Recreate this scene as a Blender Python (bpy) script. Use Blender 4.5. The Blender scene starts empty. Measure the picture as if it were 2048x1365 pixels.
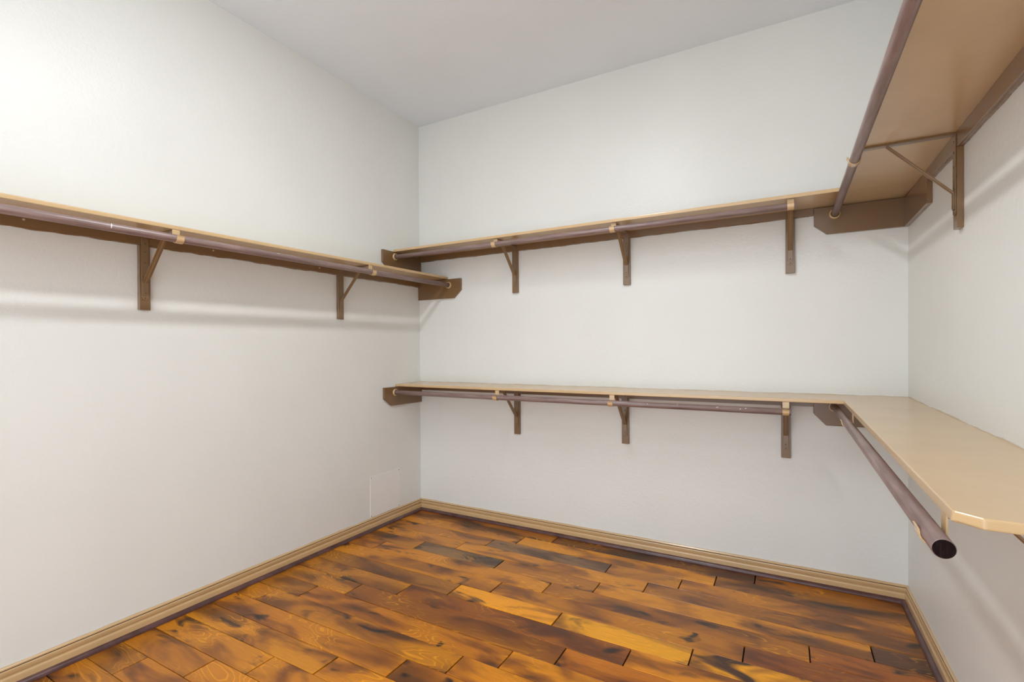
import bpy, bmesh, math, random
from mathutils import Vector, Matrix
random.seed(4)
C = bpy.context.scene.collection
scene = bpy.context.scene
PI = math.pi
W, H, D = 3.0857, 3.05, 3.75          # room width, height, depth (m)

# ------------------------------------------------------------------ camera
cam_d = bpy.data.cameras.new('camera')
cam = bpy.data.objects.new('camera', cam_d)
C.objects.link(cam)
yaw, pitch, roll, F = 0.508092, -0.006066, -0.005081, 980.82
f = Vector((-math.sin(yaw)*math.cos(pitch), math.cos(yaw)*math.cos(pitch), math.sin(pitch)))
r = Vector((math.cos(yaw), math.sin(yaw), 0)); u = r.cross(f)
r2 = r*math.cos(roll)+u*math.sin(roll); u2 = -r*math.sin(roll)+u*math.cos(roll)
m = Matrix((r2, u2, -f)).transposed().to_4x4()
m.translation = Vector((2.55406, -3.07198, 1.25792))
cam.matrix_world = m
cam_d.sensor_width = 36.0
cam_d.lens = F/2048*36
cam_d.shift_y = 26.5/2048
cam_d.clip_start = 0.02
scene.camera = cam

# ------------------------------------------------------------------ world, exposure
world = bpy.data.worlds.new('world'); scene.world = world
world.use_nodes = True
bg = world.node_tree.nodes['Background']
bg.inputs[0].default_value = (0.86, 0.93, 1.0, 1)
bg.inputs[1].default_value = 2.75
LAMP_POWER = 76.0
scene.view_settings.view_transform = 'Standard'
scene.view_settings.look = 'None'
scene.view_settings.gamma = 1
scene.view_settings.use_curve_mapping = False
scene.view_settings.exposure = 0.27

# ------------------------------------------------------------------ helpers
def s2l(c):
    return tuple(((v/255)/12.92 if v/255 <= .04045 else ((v/255+.055)/1.055)**2.4) for v in c)

def obj(name, bm, mat=None, parent=None, smooth=False, mats=None):
    me = bpy.data.meshes.new(name)
    bmesh.ops.recalc_face_normals(bm, faces=bm.faces)
    bm.to_mesh(me); bm.free()
    for mm in (mats or [mat]): me.materials.append(mm)
    if smooth:
        for p in me.polygons: p.use_smooth = True
    o = bpy.data.objects.new(name, me); C.objects.link(o)
    if parent is not None:
        o.parent = parent
        if parent.get('world_parts'):
            o.matrix_parent_inverse = Matrix.Translation(-Vector(parent.location))
    return o

def thing(name, label, cat, loc=(0, 0, 0), rotz=0, group=None, world_parts=False):
    o = bpy.data.objects.new(name, None); C.objects.link(o)
    o.empty_display_size = .1
    o.location = loc; o.rotation_euler = (0, 0, rotz)
    if world_parts: o['world_parts'] = True
    return tag(o, label, cat, group)

def tag(o, label, cat, group=None):
    o['label'] = label; o['category'] = cat
    if group: o['group'] = group
    return o

def struct(name, bm, mat, parent=None, **k):
    o = obj(name, bm, mat, parent, **k)
    if parent is None: o['kind'] = 'structure'
    return o

def hexa(bm, P, bevel=0, seg=2, mi=0):
    """P: 8 corners, bottom ring 0-3 then top ring 4-7"""
    v = [bm.verts.new(p) for p in P]
    fs = [bm.faces.new([v[i] for i in q]) for q in
          ((3, 2, 1, 0), (4, 5, 6, 7), (0, 1, 5, 4), (1, 2, 6, 5), (2, 3, 7, 6), (3, 0, 4, 7))]
    for q in fs: q.material_index = mi
    if bevel:
        bmesh.ops.recalc_face_normals(bm, faces=fs)
        es = list({e for q in fs for e in q.edges})
        bmesh.ops.bevel(bm, geom=es, offset=bevel, segments=seg, profile=.6, affect='EDGES', clamp_overlap=True)

def box(bm, a, b, bevel=0, seg=2):
    x0, y0, z0 = a; x1, y1, z1 = b
    hexa(bm, [(x0, y0, z0), (x1, y0, z0), (x1, y1, z0), (x0, y1, z0),
              (x0, y0, z1), (x1, y0, z1), (x1, y1, z1), (x0, y1, z1)], bevel, seg)

def prism(bm, bottom, top, bevel=0, seg=2):
    """two matching rings of points joined into a solid"""
    a = [bm.verts.new(p) for p in bottom]; b = [bm.verts.new(p) for p in top]
    fs = [bm.faces.new(a[::-1]), bm.faces.new(b)]
    n = len(a)
    for i in range(n): fs.append(bm.faces.new([a[i], a[(i+1) % n], b[(i+1) % n], b[i]]))
    if bevel:
        bmesh.ops.recalc_face_normals(bm, faces=fs)
        es = list({e for q in fs for e in q.edges})
        bmesh.ops.bevel(bm, geom=es, offset=bevel, segments=seg, profile=.6, affect='EDGES', clamp_overlap=True)

def sweep(bm, prof, ends):
    """open or closed profile list of (a,b); ends = two functions (a,b)->point"""
    A = [bm.verts.new(ends[0](*p)) for p in prof]; B = [bm.verts.new(ends[1](*p)) for p in prof]
    n = len(prof)
    for i in range(n): bm.faces.new([A[i], A[(i+1) % n], B[(i+1) % n], B[i]])
    bm.faces.new(A[::-1]); bm.faces.new(B)

def disc_head(bm, c, n, rad, h, seg=12):
    """small domed screw head at c with outward normal n"""
    n = Vector(n).normalized(); t = n.orthogonal().normalized(); b = n.cross(t); c = Vector(c)
    rings = []
    for rr, hh in ((rad, -h*.5), (rad, h*.35), (rad*.75, h), (rad*.3, h), (rad*.18, h*.4)):
        rings.append([bm.verts.new(c+n*hh+(t*math.cos(2*PI*i/seg)+b*math.sin(2*PI*i/seg))*rr) for i in range(seg)])
    for k in range(len(rings)-1):
        for i in range(seg): bm.faces.new([rings[k][i], rings[k][(i+1) % seg], rings[k+1][(i+1) % seg], rings[k+1][i]])
    bm.faces.new(rings[0][::-1]); bm.faces.new(rings[-1])

# ------------------------------------------------------------------ materials
def new_mat(name):
    mt = bpy.data.materials.new(name); mt.use_nodes = True
    nt = mt.node_tree
    return mt, nt, nt.nodes['Principled BSDF']

def N(nt, t, **k):
    n = nt.nodes.new(t)
    for a, b in k.items(): setattr(n, a, b)
    return n

def noise(nt, vec, scale, detail=3, rough=.5, dist=0):
    n = N(nt, 'ShaderNodeTexNoise')
    n.inputs['Scale'].default_value = scale; n.inputs['Detail'].default_value = detail
    n.inputs['Roughness'].default_value = rough; n.inputs['Distortion'].default_value = dist
    if vec is not None: nt.links.new(vec, n.inputs['Vector'])
    return n

def ramp(nt, fac, stops, interp='LINEAR'):
    n = N(nt, 'ShaderNodeValToRGB'); n.color_ramp.interpolation = interp
    el = n.color_ramp.elements
    while len(el) < len(stops): el.new(.5)
    for e, (p, c) in zip(el, stops):
        e.position = p; e.color = (*c, 1) if len(c) == 3 else c
    nt.links.new(fac, n.inputs[0])
    return n

def mapping(nt, src, scale=(1, 1, 1), loc=None):
    n = N(nt, 'ShaderNodeMapping'); n.inputs['Scale'].default_value = scale
    nt.links.new(src, n.inputs['Vector'])
    if loc is not None: nt.links.new(loc, n.inputs['Location'])
    return n.outputs[0]

def mix(nt, a, b, fac, blend='MIX'):
    n = N(nt, 'ShaderNodeMix', data_type='RGBA', blend_type=blend)
    for v, i in ((fac, 0), (a, 6), (b, 7)):
        if hasattr(v, 'is_linked'): nt.links.new(v, n.inputs[i])
        elif isinstance(v, (int, float)): n.inputs[i].default_value = v
        else: n.inputs[i].default_value = (*v, 1)
    return n.outputs[2]

def math_(nt, op, a, b=None):
    n = N(nt, 'ShaderNodeMath', operation=op)
    for i, v in enumerate((a, b)):
        if v is None: continue
        if hasattr(v, 'is_linked'): nt.links.new(v, n.inputs[i])
        else: n.inputs[i].default_value = v
    return n.outputs[0]

def bump(nt, h, strength, dist, normal=None):
    n = N(nt, 'ShaderNodeBump'); n.inputs['Strength'].default_value = strength; n.inputs['Distance'].default_value = dist
    nt.links.new(h, n.inputs['Height'])
    if normal is not None: nt.links.new(normal, n.inputs['Normal'])
    return n.outputs[0]

def wall_paint(name, col, rough=.38, spec=.45, bstr=.35):
    mt, nt, p = new_mat(name)
    tc = N(nt, 'ShaderNodeTexCoord').outputs['Object']
    n1 = noise(nt, tc, 2.1, 3)
    c = tuple(v*.965 for v in col)
    cr = ramp(nt, n1.outputs[0], [(.3, c), (.7, col)])
    nt.links.new(cr.outputs[0], p.inputs['Base Color'])
    p.inputs['Roughness'].default_value = rough
    p.inputs['Specular IOR Level'].default_value = spec
    n2 = noise(nt, tc, 105, 3, .55)
    n3 = noise(nt, tc, 38, 2, .5)
    hh = math_(nt, 'ADD', n2.outputs[0], math_(nt, 'MULTIPLY', n3.outputs[0], 1.2))
    nt.links.new(bump(nt, hh, bstr, .0022), p.inputs['Normal'])
    return mt

def tan_paint(name, col, rough=.27):
    mt, nt, p = new_mat(name)
    tc = N(nt, 'ShaderNodeTexCoord').outputs['Object']
    n1 = noise(nt, tc, 6, 4, .6)
    cr = ramp(nt, n1.outputs[0], [(.3, tuple(v*.93 for v in col)), (.7, col)])
    nt.links.new(cr.outputs[0], p.inputs['Base Color'])
    p.inputs['Roughness'].default_value = rough
    p.inputs['Specular IOR Level'].default_value = .5
    p.inputs['Coat Weight'].default_value = .5; p.inputs['Coat Roughness'].default_value = .24
    n2 = noise(nt, tc, 60, 2)
    nt.links.new(bump(nt, n2.outputs[0], .02, .002), p.inputs['Normal'])
    return mt

WALL = wall_paint('wall_paint', s2l((228, 228, 223)))
CEIL = wall_paint('ceiling_paint', s2l((238, 245, 252)), .7, .2, .2)
PANEL = wall_paint('panel_paint', s2l((234, 232, 228)), .4, .3, .08)
TAN = tan_paint('tan_gloss_paint', s2l((207, 174, 128)))
BASE = tan_paint('tan_baseboard_paint', s2l((206, 172, 126)), .24)
BROWN = tan_paint('brown_gloss_paint_shaded', s2l((122, 91, 56)), .3)  # trim brown, taken darker to hold the shade under the shelves
TANEDGE = tan_paint('tan_paint_overlap', s2l((206, 190, 166)), .5)
BRACK = tan_paint('brown_metal_paint_shaded', s2l((128, 99, 65)), .33)  # bracket brown, deepened with under-shelf shade as well

def rod_material(end=False):
    mt, nt, p = new_mat('rod_end_grain' if end else 'stained_rod_wood')
    tc = N(nt, 'ShaderNodeTexCoord').outputs['Object']
    if end:
        w = noise(nt, mapping(nt, tc, (160, 30, 1)), 1, 4, .6)
        cr = ramp(nt, w.outputs[0], [(.35, s2l((14, 6, 6))), (.6, s2l((34, 20, 20))), (.8, s2l((62, 44, 44)))])
        nt.links.new(cr.outputs[0], p.inputs['Base Color']); p.inputs['Roughness'].default_value = .8; p.inputs['Specular IOR Level'].default_value = .1
        return mt
    n1 = noise(nt, mapping(nt, tc, (70, 70, 5)), 1, 5, .6)
    n2 = noise(nt, mapping(nt, tc, (9, 9, 5)), 1, 3, .6)
    c1 = ramp(nt, n1.outputs[0], [(.25, s2l((110, 88, 83))), (.5, s2l((142, 119, 113))), (.8, s2l((164, 142, 136)))])
    c2 = ramp(nt, n2.outputs[0], [(.35, (.75, .72, .72)), (.7, (1, 1, 1))])
    nt.links.new(mix(nt, c1.outputs[0], c2.outputs[0], 1, 'MULTIPLY'), p.inputs['Base Color'])
    p.inputs['Roughness'].default_value = .34
    p.inputs['Specular IOR Level'].default_value = .6
    nt.links.new(bump(nt, n2.outputs[0], .25, .003), p.inputs['Normal'])
    return mt
ROD = rod_material(); RODEND = rod_material(True)

def shoe_material():
    mt, nt, p = new_mat('stained_shoe_wood')
    tc = N(nt, 'ShaderNodeTexCoord').outputs['Object']
    n1 = noise(nt, tc, 14, 4, .6)
    c1 = ramp(nt, n1.outputs[0], [(.3, s2l((70, 42, 40))), (.7, s2l((100, 70, 68)))])
    nt.links.new(c1.outputs[0], p.inputs['Base Color'])
    p.inputs['Roughness'].default_value = .3
    return mt
SHOE = shoe_material()

def plain(name, col, rough=.5, metal=0):
    mt, nt, p = new_mat(name)
    tc = N(nt, 'ShaderNodeTexCoord').outputs['Object']
    n1 = noise(nt, tc, 40, 2)
    cr = ramp(nt, n1.outputs[0], [(.3, tuple(v*.85 for v in col)), (.7, col)])
    nt.links.new(cr.outputs[0], p.inputs['Base Color'])
    p.inputs['Roughness'].default_value = rough; p.inputs['Metallic'].default_value = metal
    return mt
SCREW = plain('bracket_screw', s2l((120, 98, 72)), .35, .4)
NAIL = plain('bare_nail_head', s2l((205, 190, 180)), .35, .5)
GAP = plain('dark_seam', s2l((24, 12, 6)), .8)
SUB = plain('dark_subfloor', s2l((30, 18, 10)), .8)
WHITEMETAL = plain('white_enamel', s2l((240, 240, 238)), .4)
PUTTY = plain('white_caulk', s2l((236, 232, 224)), .5)

def plank_material():
    mt, nt, p = new_mat('hand_scraped_plank')
    oi = N(nt, 'ShaderNodeObjectInfo')
    tc = N(nt, 'ShaderNodeTexCoord').outputs['Object']
    comb = N(nt, 'ShaderNodeCombineXYZ')
    nt.links.new(math_(nt, 'MULTIPLY', oi.outputs['Random'], 37.0), comb.inputs[0])
    nt.links.new(math_(nt, 'MULTIPLY', oi.outputs['Random'], 91.0), comb.inputs[1])
    base = oi.outputs['Color']
    # cathedral grain: contour lines of a stretched noise
    g = noise(nt, mapping(nt, tc, (1.7, 7.5, 1), comb.outputs[0]), 1, 2.5, .5, .35)
    rings = math_(nt, 'FRACT', math_(nt, 'MULTIPLY', g.outputs[0], 24))
    line = ramp(nt, rings, [(0, (0, 0, 0)), (.70, (.06, .06, .06)), (.86, (1, 1, 1)), (.95, (.5, .5, .5)), (1, (0, 0, 0))])
    gm = noise(nt, mapping(nt, tc, (2.6, 4, 1), comb.outputs[0]), 1, 2)
    gmask = ramp(nt, gm.outputs[0], [(.48, (0, 0, 0)), (.64, (1, 1, 1))])
    # straight fine grain
    fg = noise(nt, mapping(nt, tc, (9, 260, 1), comb.outputs[0]), 1, 4, .65)
    fgr = ramp(nt, fg.outputs[0], [(.25, (.72, .68, .64)), (.6, (1.04, 1.03, 1.02))])
    # dark stain clouds and hand-scraped worn ends
    cl = noise(nt, mapping(nt, tc, (2.6, 7, 1), comb.outputs[0]), 1, 3, .5, .6)
    clr = ramp(nt, cl.outputs[0], [(.30, s2l((88, 68, 66))), (.42, s2l((180, 160, 146))), (.53, (1, 1, 1)), (.8, (1.12, 1.1, 1.0))])
    kn = noise(nt, mapping(nt, tc, (5, 11, 1), comb.outputs[0]), 1, 2, .4, 1.0)
    knr = ramp(nt, kn.outputs[0], [(.27, s2l((74, 52, 50))), (.37, (1, 1, 1))])
    c = mix(nt, base, fgr.outputs[0], 1, 'MULTIPLY')
    c = mix(nt, c, clr.outputs[0], .9, 'MULTIPLY')
    c = mix(nt, c, knr.outputs[0], 1, 'MULTIPLY')
    lf = math_(nt, 'MULTIPLY', line.outputs[0], gmask.outputs[0])
    light = mix(nt, base, s2l((245, 170, 84)), .65)
    c = mix(nt, c, light, math_(nt, 'MULTIPLY', lf, .7))
    hs = N(nt, 'ShaderNodeHueSaturation'); hs.inputs['Saturation'].default_value = 1.14; hs.inputs['Hue'].default_value = .508; hs.inputs['Value'].default_value = 1.2
    nt.links.new(c, hs.inputs['Color'])
    nt.links.new(hs.outputs[0], p.inputs['Base Color'])
    p.inputs['Roughness'].default_value = .42
    p.inputs['Specular IOR Level'].default_value = .45
    p.inputs['Coat Weight'].default_value = .3
    p.inputs['Coat Roughness'].default_value = .28
    sc = noise(nt, mapping(nt, tc, (6, 22, 1), comb.outputs[0]), 1, 2)
    b1 = bump(nt, sc.outputs[0], .25, .004)
    nt.links.new(bump(nt, fg.outputs[0], .1, .001, b1), p.inputs['Normal'])
    nt.links.new(b1, p.inputs['Coat Normal'])
    return mt
PLANK = plank_material()

# ------------------------------------------------------------------ room shell
T = .1
bm = bmesh.new(); box(bm, (-T, -D-T, -.03), (0, T, H+T)); struct('wall_left', bm, WALL)
bm = bmesh.new(); box(bm, (0, 0, -.03), (W, T, H+T)); struct('wall_back', bm, WALL)
bm = bmesh.new(); box(bm, (W, -D-T, -.03), (W+T, T, H+T)); struct('wall_right', bm, WALL)
bm = bmesh.new()                                   # unseen wall behind the camera, its opening made wide to admit fill light
box(bm, (0, -D-T, -.03), (.45, -D, H+T)); box(bm, (2.85, -D-T, -.03), (W, -D, H+T)); box(bm, (.45, -D-T, 2.75), (2.85, -D, H+T))
struct('wall_front', bm, WALL)
bm = bmesh.new(); box(bm, (0, -D, H), (W, 0, H+T)); struct('ceiling', bm, CEIL)
bm = bmesh.new(); box(bm, (0, -D-1.2, -.06), (W, 0, -.012)); floor = struct('floor', bm, SUB)

# floor planks -----------------------------------------------------
PITCH, Y1 = .1264, -.018
rows = {   # row: [(joint x ...)], plank colours left to right, the bright pool of light painted into them
 0: ([1.212, 2.408], [(140, 78, 34), (88, 42, 17), (150, 84, 30)]),
 1: ([1.015, 2.220], [(186, 116, 52), (200, 128, 56), (140, 88, 52)]),
 2: ([.857, 1.660, 2.059], [(168, 108, 62), (122, 90, 66), (178, 114, 58), (188, 116, 50)]),
 3: ([.712, 1.905], [(186, 116, 50), (196, 124, 52), (156, 98, 54)]),
 4: ([.474, 1.076, 1.677, 2.868], [(166, 108, 60), (126, 94, 66), (160, 102, 62), (202, 126, 42), (88, 52, 36)]),
 5: ([.245, 1.446, 2.641], [(170, 100, 46), (192, 118, 44), (158, 96, 48), (158, 84, 36)]),
 6: ([.010, 1.207, 2.402], [(150, 100, 60), (184, 112, 40), (176, 106, 38), (140, 74, 36)]),
 7: ([1.025, 1.617, 2.214], [(140, 90, 54), (224, 140, 30), (222, 146, 26), (230, 150, 22)]),
 8: ([.791, 1.986], [(160, 104, 62), (136, 72, 30), (204, 122, 28)]),
 9: ([.553, 1.743], [(166, 106, 58), (128, 70, 30), (176, 96, 30)]),
 10: ([.358, 1.556, 2.75], [(150, 96, 56), (172, 100, 40), (200, 120, 32), (196, 118, 32)]),
 11: ([.197, 1.392, 2.59], [(170, 104, 50), (170, 108, 58), (196, 116, 32), (190, 112, 34)]),
 12: ([1.203, 2.40], [(176, 108, 54), (188, 110, 36), (180, 104, 34)]),
 13: ([.941, 2.14], [(186, 118, 54), (180, 108, 44), (170, 98, 36)]),
 14: ([.708, 1.90], [(180, 112, 52), (176, 106, 42), (170, 98, 36)]),
 15: ([.512, 1.71], [(166, 102, 52), (180, 108, 44), (170, 98, 36)]),
 16: ([.249, 1.45], [(146, 90, 46), (172, 104, 46), (170, 98, 36)]),
 17: ([1.25, 2.4], [(160, 96, 44), (170, 98, 40), (166, 96, 38)]),
}
k = 0
nrow = int((D+1.2)/PITCH)
for ri in range(nrow):
    y1 = 0 if ri == 0 else Y1-ri*PITCH
    y0 = Y1-(ri+1)*PITCH
    if ri in rows: js, cols = rows[ri]
    else:
        x = random.uniform(.2, 1.3); js = []
        while x < W-.15: js.append(x); x += 1.197
        cols = [random.choice([(176, 106, 44), (190, 116, 42), (160, 96, 46), (150, 88, 40)]) for _ in range(len(js)+1)]
    xs = [0]+js+[W]
    for a, b, col in zip(xs[:-1], xs[1:], cols):
        bm = bmesh.new()
        h = random.uniform(-.0006, .0006); t1 = random.uniform(-.0005, .0005)
        g, ge = .0012, .0027
        L, Wd = (b-a)/2-ge, (y1-y0)/2-g
        hexa(bm, [(-L, -Wd, -.011), (L, -Wd, -.011), (L, Wd, -.011), (-L, Wd, -.011),
                  (-L, -Wd, h+t1), (L, -Wd, h-t1), (L, Wd, h-t1), (-L, Wd, h+t1)], .0011, 1)
        o = obj('plank', bm, PLANK, floor)
        o.location = ((a+b)/2, (y0+y1)/2, 0)
        o.color = (*s2l(col), 1)

# baseboards with shoe moulding -------------------------------------
BH = .0845
BP = [(0, 0), (.0150, 0), (.0160, .036), (.0158, .041), (.0145, .0445), (.0115, .0462), (.0045, .0468), (.0045, .0485),
      (.0075, .0505), (.0105, .0560), (.0122, .0640), (.0122, .0690), (.0108, .0722), (.0040, .0728), (.0040, .0748), (.0090, .0752), (.0092, .0800), (.0060, .0838), (0, BH)]
SP = [(.0155, 0), (.0335, 0)]+[(.0165+.0172*math.cos(a), .019*math.sin(a)) for a in [i*PI/2/7 for i in range(1, 8)]]+[(.0155, .019)]
def base_run(side, mat, prof, name, parent=None):
    bm = bmesh.new()
    if side == 'back': e = (lambda a, b: (a, -a, b), lambda a, b: (W-a, -a, b))
    if side == 'left': e = (lambda a, b: (a, -a, b), lambda a, b: (a, -D, b))
    if side == 'right': e = (lambda a, b: (W-a, -a, b), lambda a, b: (W-a, -D, b))
    sweep(bm, prof, e)
    return obj(name, bm, mat, parent)
def wavy(side, z, amp, hgt, s0, s1, off=.0006, step=.03, down=False, z1=None, seed=0):
    """ragged edge of trim paint carried onto the wall, a skin under a millimetre thick"""
    rnd = random.Random(seed); bm = bmesh.new(); n = max(2, int(abs(s1-s0)/step)); ph = [rnd.uniform(0, 6) for _ in range(4)]
    rings = []
    for i in range(n+1):
        s = s0+(s1-s0)*i/n; zz = z+((z1-z) if z1 is not None else 0)*i/n
        w = hgt+amp*(math.sin(s*11+ph[0])*.5+math.sin(s*27+ph[1])*.35+math.sin(s*61+ph[2])*.3)+rnd.uniform(-.2, .2)*amp
        w = max(.0006, w)*(-1 if down else 1)
        pt = lambda d, q: {'back': (s, -d, q), 'left': (d, s, q), 'right': (W-d, s, q)}[side]
        rings.append([bm.verts.new(pt(0, zz)), bm.verts.new(pt(off, zz)), bm.verts.new(pt(off*.8, zz+w)), bm.verts.new(pt(0, zz+w))])
    for a, b in zip(rings[:-1], rings[1:]):
        for i in range(4): bm.faces.new([a[i], a[(i+1) % 4], b[(i+1) % 4], b[i]])
    bm.faces.new(rings[0][::-1]); bm.faces.new(rings[-1])
    return bm
for i, side in enumerate(('left', 'back', 'right')):
    b = base_run(side, BASE, BP, 'baseboard_'+side); b['kind'] = 'structure'
    s = base_run(side, SHOE, SP, 'shoe_molding', b); s['label'] = 'dark stained quarter-round along the floor'
    g = base_run(side, GAP, [(.0030, .0718), (.0088, .0722), (.0088, .0754), (.0030, .0756)], 'seam', b); g['label'] = 'dark open seam under the cap'
    s0, s1 = (0, W) if side == 'back' else (0, -D)
    obj('paint_edge', wavy(side, BH-.0015, .0018, .0032, s0, s1, seed=i), TANEDGE, b)
    if side == 'left':
        bm = bmesh.new(); disc_head(bm, (.009, -.532, .0665), (1, 0, .5), .0045, .002)
        o = obj('caulk_blob', bm, PUTTY, b); o['label'] = 'white blob of caulk'

# ------------------------------------------------------------------ ceiling light (outside the frame, lights the closet)
LX, LY = 1.50, -1.95
t = thing('ceiling_light', 'long white ceiling light fixture with a frosted lens', 'ceiling light', (LX, LY, H))
bm = bmesh.new(); box(bm, (-.12, -.46, -.035), (.12, .46, 0), .006); obj('housing', bm, WHITEMETAL, t)
mt, nt, p = new_mat('lit_lens')
em = N(nt, 'ShaderNodeEmission'); em.inputs[0].default_value = (.93, .965, 1, 1); em.inputs[1].default_value = LAMP_POWER
nt.links.new(em.outputs[0], nt.nodes['Material Output'].inputs[0]); LENS = mt
bm = bmesh.new()
hexa(bm, [(-.055, -.38, -.043), (.055, -.38, -.043), (.055, .38, -.043), (-.055, .38, -.043),
          (-.065, -.40, -.034), (.065, -.40, -.034), (.065, .40, -.034), (-.065, .40, -.034)], .003, 1)
obj('lens', bm, LENS, t)

# ------------------------------------------------------------------ shelves
TH = .018
def end_plate(shelf, side, s_out, z0, z1, chamfer=True, rod=None, cs=(.07, .055), base=0., depth=.018):
    """painted end cleat on a wall; side is the wall, s_out how far it runs out from the corner"""
    pts = [(base, z0), (s_out-(cs[0] if chamfer else 0), z0)]
    if chamfer: pts.append((s_out, z0+cs[1]))
    pts += [(s_out, z1), (base, z1)]
    def P(s, z, d):
        return {'left': (d, -s, z), 'right': (W-d, -s, z), 'backL': (s, -d, z), 'backR': (W-s, -d, z)}[side]
    bm = bmesh.new()
    prism(bm, [P(s, z, 0) for s, z in pts], [P(s, z, depth) for s, z in pts], .0015, 1)
    e = obj('end_cleat', bm, BROWN, shelf)
    if rod:
        s, z = rod; bm = bmesh.new(); seg = 24
        prof = [(.0185, -.001), (.0185, .010), (.0205, .012), (.0245, .010), (.0265, .003), (.0265, -.001)]
        rings = []
        for i in range(seg):
            a = 2*PI*i/seg
            rings.append([bm.verts.new(P(s+rr*math.cos(a), z+rr*math.sin(a), depth+hh)) for rr, hh in prof])
        for i in range(seg):
            a, b = rings[i], rings[(i+1) % seg]
            for j in range(len(prof)-1): bm.faces.new([a[j], a[j+1], b[j+1], b[j]])
        so = obj('rod_socket', bm, TAN, e, smooth=True)
    return e

def cleat(shelf, side, s0, s1, z0a, z0b, z1a, z1b, d=.018):
    """wall cleat under the shelf; z0 bottom, z1 top at the two ends"""
    def P(s, z, dd): return {'back': (s, -dd, z), 'left': (dd, s, z), 'right': (W-dd, s, z)}[side]
    bm = bmesh.new()
    hexa(bm, [P(s0, z0a, 0), P(s1, z0b, 0), P(s1, z0b, d), P(s0, z0a, d), P(s0, z1a, 0), P(s1, z1b, 0), P(s1, z1b, d), P(s0, z1a, d)], .001, 1)
    return obj('wall_cleat', bm, BROWN, shelf)

def loft_board(name, secs, th, parent, bev, pick, mat=None):
    """secs: (front point, back point) of the top face, one pair per cross-section; pick(a, b) says which edges are rounded"""
    bm = bmesh.new(); rows_ = []
    for a, b in secs:
        rows_.append([bm.verts.new(a), bm.verts.new(b), bm.verts.new((b[0], b[1], b[2]-th)), bm.verts.new((a[0], a[1], a[2]-th))])
    for p, q in zip(rows_[:-1], rows_[1:]):
        for i in range(4): bm.faces.new([p[i], p[(i+1) % 4], q[(i+1) % 4], q[i]])
    bm.faces.new(rows_[0][::-1]); bm.faces.new(rows_[-1])
    bmesh.ops.recalc_face_normals(bm, faces=bm.faces)
    es = [e for e in bm.edges if pick(e.verts[0].co, e.verts[1].co)]
    bmesh.ops.bevel(bm, geom=es, offset=bev, segments=3, profile=.6, affect='EDGES', clamp_overlap=True)
    return obj(name, bm, mat or TAN, parent)
def pick_right(xf, yj, ye):
    def f(a, b):
        if a.x > W-.001 and b.x > W-.001: return False
        if a.y > yj-.001 and b.y > yj-.001: return False           # the length butted against the back shelf
        if abs(a.y-b.y) < .012 and a.y > ye+.05: return False         # lines across the board
        if abs(a.z-b.z) > .01 and abs(a.x-xf) < 1e-4 and a.y > -1: return False
        return True
    return f
def pick_back(yf):
    return lambda a, b: a.y < yf+.001 and b.y < yf+.001 and abs(a.x-b.x) > .1

# left wall shelf: dips a little towards the camera
def lz(y): return 1.834+.0165*y
S = thing('wall_shelf', 'long tan shelf on the left wall, lowest of the upper shelves', 'shelf', (0, 0, 1.81), world_parts=True)
ye = -2.95
bm = bmesh.new()
x1 = .284
hexa(bm, [(0, ye, lz(ye)-TH), (x1, ye, lz(ye)-TH), (x1, 0, lz(0)-TH), (0, 0, lz(0)-TH), (0, ye, lz(ye)), (x1, ye, lz(ye)), (x1, 0, lz(0)), (0, 0, lz(0))], .0045, 3)
obj('board', bm, TAN, S)
def lcb(y): return 1.772+.0125*y
cl = cleat(S, 'left', 0, ye, lcb(0), lcb(ye), lz(0)-TH, lz(ye)-TH)
for y, dz in ((-2.34, .028), (-1.63, .026), (-.98, .024)):
    bm = bmesh.new(); disc_head(bm, (.018, y, lcb(y)+dz), (1, 0, 0), .0045, .0016)
    o = obj('nail', bm, NAIL, cl); o['label'] = 'bare pale nail head'
obj('paint_edge', wavy('left', lcb(0)+.0005, .003, .003, -.02, ye, .012, .012, True, lcb(ye)+.0005, 7), BROWN, S)
end_plate(S, 'backL', .411, 1.667, lz(0)-TH-.002, rod=(.300, 1.767), cs=(.066, .06))

# upper back shelf
UZ, UB = 2.021, 2.028
S = thing('wall_shelf', 'upper tan shelf along the back wall with three brackets', 'shelf', (1.4, 0, 2.0), world_parts=True)
XC = 2.782
loft_board('board', [((0, -.302, UZ), (0, 0, UB)), ((XC, -.302, UZ), (XC, 0, UB))], TH, S, .004, pick_back(-.302))
cleat(S, 'back', 0, W-.40, 1.970, 1.970, UB-TH, UB-TH)
obj('paint_edge', wavy('back', 1.9705, .002, .002, .03, W-.42, .010, .012, True, None, 8), BROWN, S)
end_plate(S, 'left', .425, 1.858, UZ-TH-.001, rod=(.300, 1.965), cs=(.07, .055))

# upper right shelf
S = thing('wall_shelf', 'upper tan shelf on the right wall seen from below', 'shelf', (W, -1.0, 2.0), world_parts=True)
ye = -2.10
loft_board('board', [((XC, 0, UB), (W, 0, UB)), ((XC, -.302, UZ), (W, -.302, UZ)), ((XC, ye+.035, UZ), (W, ye+.035, UZ)), ((XC+.035, ye, UZ), (W, ye, UZ))],
           TH, S, .004, pick_right(XC, -.302, ye))
cleat(S, 'right', -.462, ye+.03, 1.957, 1.930, UZ-TH, UZ-TH)
obj('paint_edge', wavy('right', 1.957, .002, .003, -.463, ye+.03, .010, .012, True, 1.930, 9), BROWN, S)
end_plate(S, 'backR', .397, 1.864, UB-TH-.004, rod=(W-2.781, 1.965), cs=(.058, .05))
end_plate(S, 'right', .460, 1.862, UZ-TH-.001, chamfer=False, base=.018)

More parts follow.
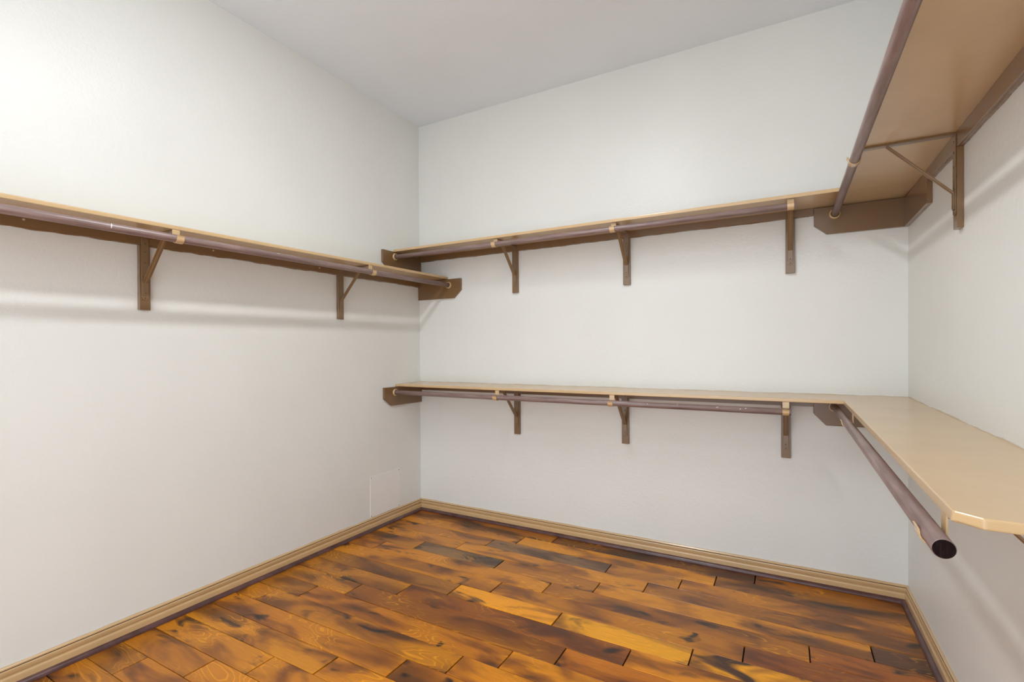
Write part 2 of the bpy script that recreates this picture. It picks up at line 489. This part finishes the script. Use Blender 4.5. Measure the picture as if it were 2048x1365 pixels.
# lower back shelf
LZ = 1.018
S = thing('wall_shelf', 'lower tan shelf along the back wall over a clothes rod', 'shelf', (1.4, 0, 1.0), world_parts=True)
XD = 2.796
LB, LF = 1.0215, 1.0171
loft_board('board', [((0, -.286, LF), (0, 0, LB)), ((XD, -.286, LF), (XD, 0, LB))], TH, S, .004, pick_back(-.286))
cleat(S, 'back', 0, W-.40, .955, .955, LB-TH, LB-TH)
obj('paint_edge', wavy('back', LB, .0020, .0022, 0, W, .0012, .02, seed=10), TANEDGE, S)
end_plate(S, 'left', .419, .859, LZ-TH-.003, rod=(.308, .956), cs=(.078, .057))

# lower right shelf
def dz(y): return 1.0215+.0155*y
S = thing('wall_shelf', 'lower tan shelf on the right wall with clipped front corner', 'shelf', (W, -1.0, 1.0), world_parts=True)
ye = -2.045
dp = lambda x, y: (x, y, dz(y))
loft_board('board', [(dp(XD, 0), dp(W, 0)), (dp(XD, -.286), dp(W, -.286)), (dp(XD, -2.008), dp(W, -2.008)), (dp(2.828, -2.036), dp(W, ye))],
           .019, S, .004, pick_right(XD, -.286, ye))
cleat(S, 'right', -.02, ye+.03, .958, .925, dz(0)-.020, dz(ye)-.020)
obj('paint_edge', wavy('right', dz(0), .0025, .003, -.005, ye+.01, .0014, .025, z1=dz(ye), seed=11), TANEDGE, S)
end_plate(S, 'backR', .400, .859, LZ-TH-.001, rod=(W-2.777, .960), cs=(.056, .06))

# ------------------------------------------------------------------ rods
def rod(label, a, b, rad=.0165, group=None):
    a, b = Vector(a), Vector(b); L = (b-a).length; bm = bmesh.new(); seg = 36
    rings = []
    for z, rr in ((0, rad*.93), (.0015, rad), (L-.0015, rad), (L, rad*.93)):
        rings.append([bm.verts.new((rr*math.cos(2*PI*i/seg), rr*math.sin(2*PI*i/seg), z)) for i in range(seg)])
    for p, q in zip(rings[:-1], rings[1:]):
        for i in range(seg):
            fc = bm.faces.new([p[i], p[(i+1) % seg], q[(i+1) % seg], q[i]]); fc.smooth = True
    e0 = bm.faces.new(rings[0][::-1]); e1 = bm.faces.new(rings[-1]); e0.material_index = e1.material_index = 1
    o = obj('clothes_rod', bm, mats=[ROD, RODEND])
    o.location = a; o.rotation_euler = (b-a).to_track_quat('Z', 'Y').to_euler()
    return tag(o, label, 'clothes rod', group)
def chip(ro, a, b, t, ang, dl, da, rad=.0165):
    """a nick in the stain of a rod, a sliver lying on its surface"""
    a, b = Vector(a), Vector(b); d = (b-a).normalized(); up = Vector((0, 0, 1)); side = d.cross(up).normalized(); up = side.cross(d)
    M = (Matrix.Translation(ro.location) @ ro.rotation_euler.to_matrix().to_4x4()).inverted()
    bm = bmesh.new(); n = 5; lo, hi = [], []
    for i in range(n+1):
        u = i/n; w = math.sin(PI*u)*.5+.2; an = ang+da*(u-.5); c = a+d*(t+dl*(u-.5)*.5)
        for rr, L in ((rad-.0006, lo), (rad+.0003, hi)):
            for q in (-1, 1):
                L.append(bm.verts.new(M @ (c+d*q*dl*w*.5+(side*math.cos(an)+up*math.sin(an))*rr)))
    for i in range(n):
        k = 2*i
        bm.faces.new([hi[k], hi[k+1], hi[k+3], hi[k+2]]); bm.faces.new([lo[k], lo[k+1], lo[k+3], lo[k+2]])
        bm.faces.new([lo[k], hi[k], hi[k+2], lo[k+2]]); bm.faces.new([lo[k+1], hi[k+1], hi[k+3], lo[k+3]])
    o = obj('nick', bm, PUTTY, ro); o['label'] = 'pale nick in the rod stain'
def lrz(y): return 1.767+.0122*y
A, B = (.300, -.024, lrz(0)), (.300, -2.93, lrz(-2.93))
ro = rod('dark mauve-brown wooden rod under the left wall shelf', A, B)
chip(ro, A, B, 2.155, PI-.25, .006, 1.3); chip(ro, A, B, 1.45, PI-.6, .022, .12)
rod('dark wooden rod under the upper back wall shelf', (.024, -.300, 1.964), (2.602, -.300, 1.964))
rod('dark wooden rod under the upper right shelf, running overhead', (2.781, -.024, 1.965), (2.781, -2.08, 1.965))
A, B = (.024, -.306, .956), (2.580, -.306, .952)
ro = rod('dark wooden rod under the lower back wall shelf', A, B)
for t, an, dl in ((1.86, .5, .006), (2.02, .7, .006), (2.22, .5, .016), (2.33, .3, .008), (2.355, .6, .010)): chip(ro, A, B, t, an, dl, .25)
rod('thick-looking dark wooden rod with cut end below lower right shelf', (2.779, -.024, .962), (2.779, -2.038, .933))

# ------------------------------------------------------------------ shelf-and-rod brackets (local: X out of the wall, Z up, origin under the shelf at the wall)
def extr(bm, pts, y0, y1, bevel=.0006):
    prism(bm, [(x, y0, z) for x, z in pts], [(x, y1, z) for x, z in pts], bevel, 1)
def rounded_plate(bm, x0, x1, hw, ztop, zbot, n=8):
    pts = [(hw, ztop), (-hw, ztop)]+[(-hw*math.cos(a), zbot+hw-hw*math.sin(a)) for a in [i*PI/n for i in range(n+1)]]
    prism(bm, [(x0, y, z) for y, z in pts], [(x1, y, z) for y, z in pts], .0006, 1)
def make_bracket(rx, rz, label, loc, rot, top=-.034):
    t = thing('shelf_bracket', label, 'bracket', loc, rot, 'shelf and rod brackets')
    bm = bmesh.new(); box(bm, (0, -.0225, -.330), (.018, .0225, top), .0012, 1); obj('backing_strip', bm, BROWN, t)
    bm = bmesh.new(); rounded_plate(bm, .0182, .0216, .0142, -.003, -.286); obj('wall_plate', bm, BRACK, t)
    bm = bmesh.new(); box(bm, (.0218, -.0125, -.0075), (rx-.019, .0125, -.0003), .001, 1); obj('arm', bm, BRACK, t)
    bm = bmesh.new()
    # brace: tab on the wall plate, then the diagonal up to the arm, with a shallow folded rib
    hw = .0115; xo = .0218
    rounded_plate(bm, xo, xo+.0032, hw, -.200, -.267)
    a = Vector((xo+.002, 0, -.206)); b = Vector((.208, 0, -.0085)); d = (b-a).normalized(); n = Vector((-d.z, 0, d.x))
    sec = [(-hw, -.0018), (-hw, .0018), (-.004, .0018), (0, .0042), (.004, .0018), (hw, .0018), (hw, -.0018)]
    prism(bm, [a-n*q+Vector((0, y, 0)) for y, q in sec], [b-n*q+Vector((0, y, 0)) for y, q in sec], 0)
    obj('brace', bm, BRACK, t)
    bm = bmesh.new()
    hw = .0145; ri, ro = .0172, .0203
    arc = [PI+i*(PI+.1)/14 for i in range(15)]
    inner = [(rx-ri, -.0003)]+[(rx+ri*math.cos(a), rz+ri*math.sin(a)) for a in arc]+[(rx+ri+.0012, rz+.007), (rx+ri+.0035, rz+.0115)]
    outer = [(rx-ro, -.0003)]+[(rx+ro*math.cos(a), rz+ro*math.sin(a)) for a in arc]+[(rx+ro+.0012, rz+.007), (rx+ro+.0035, rz+.0110)]
    rings = []
    for (xi, zi), (xo_, zo) in zip(inner, outer):
        rings.append([bm.verts.new(p) for p in ((xi, -hw, zi), (xi, hw, zi), (xo_, hw, zo), (xo_, -hw, zo))])
    for p, q in zip(rings[:-1], rings[1:]):
        for i in range(4): bm.faces.new([p[i], p[(i+1) % 4], q[(i+1) % 4], q[i]])
    bm.faces.new(rings[0][::-1]); bm.faces.new(rings[-1])
    obj('rod_hook', bm, TAN, t)  # same metal paint as the bracket; lighter tan stands in for light on it
    for zz, xx in ((-.030, .0218), (-.068, .0218), (-.118, .0218), (-.277, .0218), (-.255, .0252)):
        bm = bmesh.new(); disc_head(bm, (xx, 0, zz), (1, 0, 0), .0040, .0018, 10); obj('screw', bm, SCREW, t)
    return t
back = -PI/2
zu = UZ-TH
for y, l in ((-1.936, 'bracket on the left wall nearest the camera'), (-.811, 'bracket on the left wall nearest the back corner')):
    z = lz(y)-TH
    make_bracket(.300, lrz(y)-z, l, (0, y, z), 0, lcb(y)-z-.001)
for x, l in ((.880, 'left bracket under the upper back wall shelf'), (1.682, 'middle bracket under the upper back wall shelf'),
             (2.579, 'right bracket under the upper back wall shelf, beside the right corner')):
    make_bracket(.300, 1.964-zu, l, (x, 0, zu), back, 1.970-zu-.001)
for y, l in ((-.845, 'bracket under the upper right shelf, seen side-on'), (-1.95, 'near bracket under the upper right shelf')):
    make_bracket(W-2.781, 1.965-zu, l, (W, y, zu), PI, 1.957-.027*(-y-.462)/1.608-zu-.001)
zc = LF-TH
for x, l in ((.890, 'left bracket under the lower back wall shelf'), (1.670, 'middle bracket under the lower back wall shelf'),
             (2.557, 'right bracket under the lower back wall shelf')):
    make_bracket(.306, .954-zc, l, (x, 0, zc), back, .955-zc-.001)
for y, l in ((-.62, 'far bracket under the lower right shelf, by the corner'), (-1.955, 'near bracket under the lower right shelf, at the cut rod end')):
    z = dz(y)-.0195
    make_bracket(W-2.779, .9625+.0145*y-z, l, (W, y, z), PI, .958+.0165*y-z-.001)

# ------------------------------------------------------------------ access panel low on the left wall
t = thing('access_panel', 'white painted access panel low on the left wall above baseboard', 'access panel', (0, -.40, .235))
bm = bmesh.new(); box(bm, (0, -.150, -.1465), (.004, .150, .1430), .0012, 1); obj('cover', bm, PANEL, t)
for y in (-.142, .142):
    for z in (-.136, .132):
        bm = bmesh.new(); disc_head(bm, (.004, y, z), (1, 0, 0), .0034, .0012, 10); obj('screw', bm, SCREW, t)
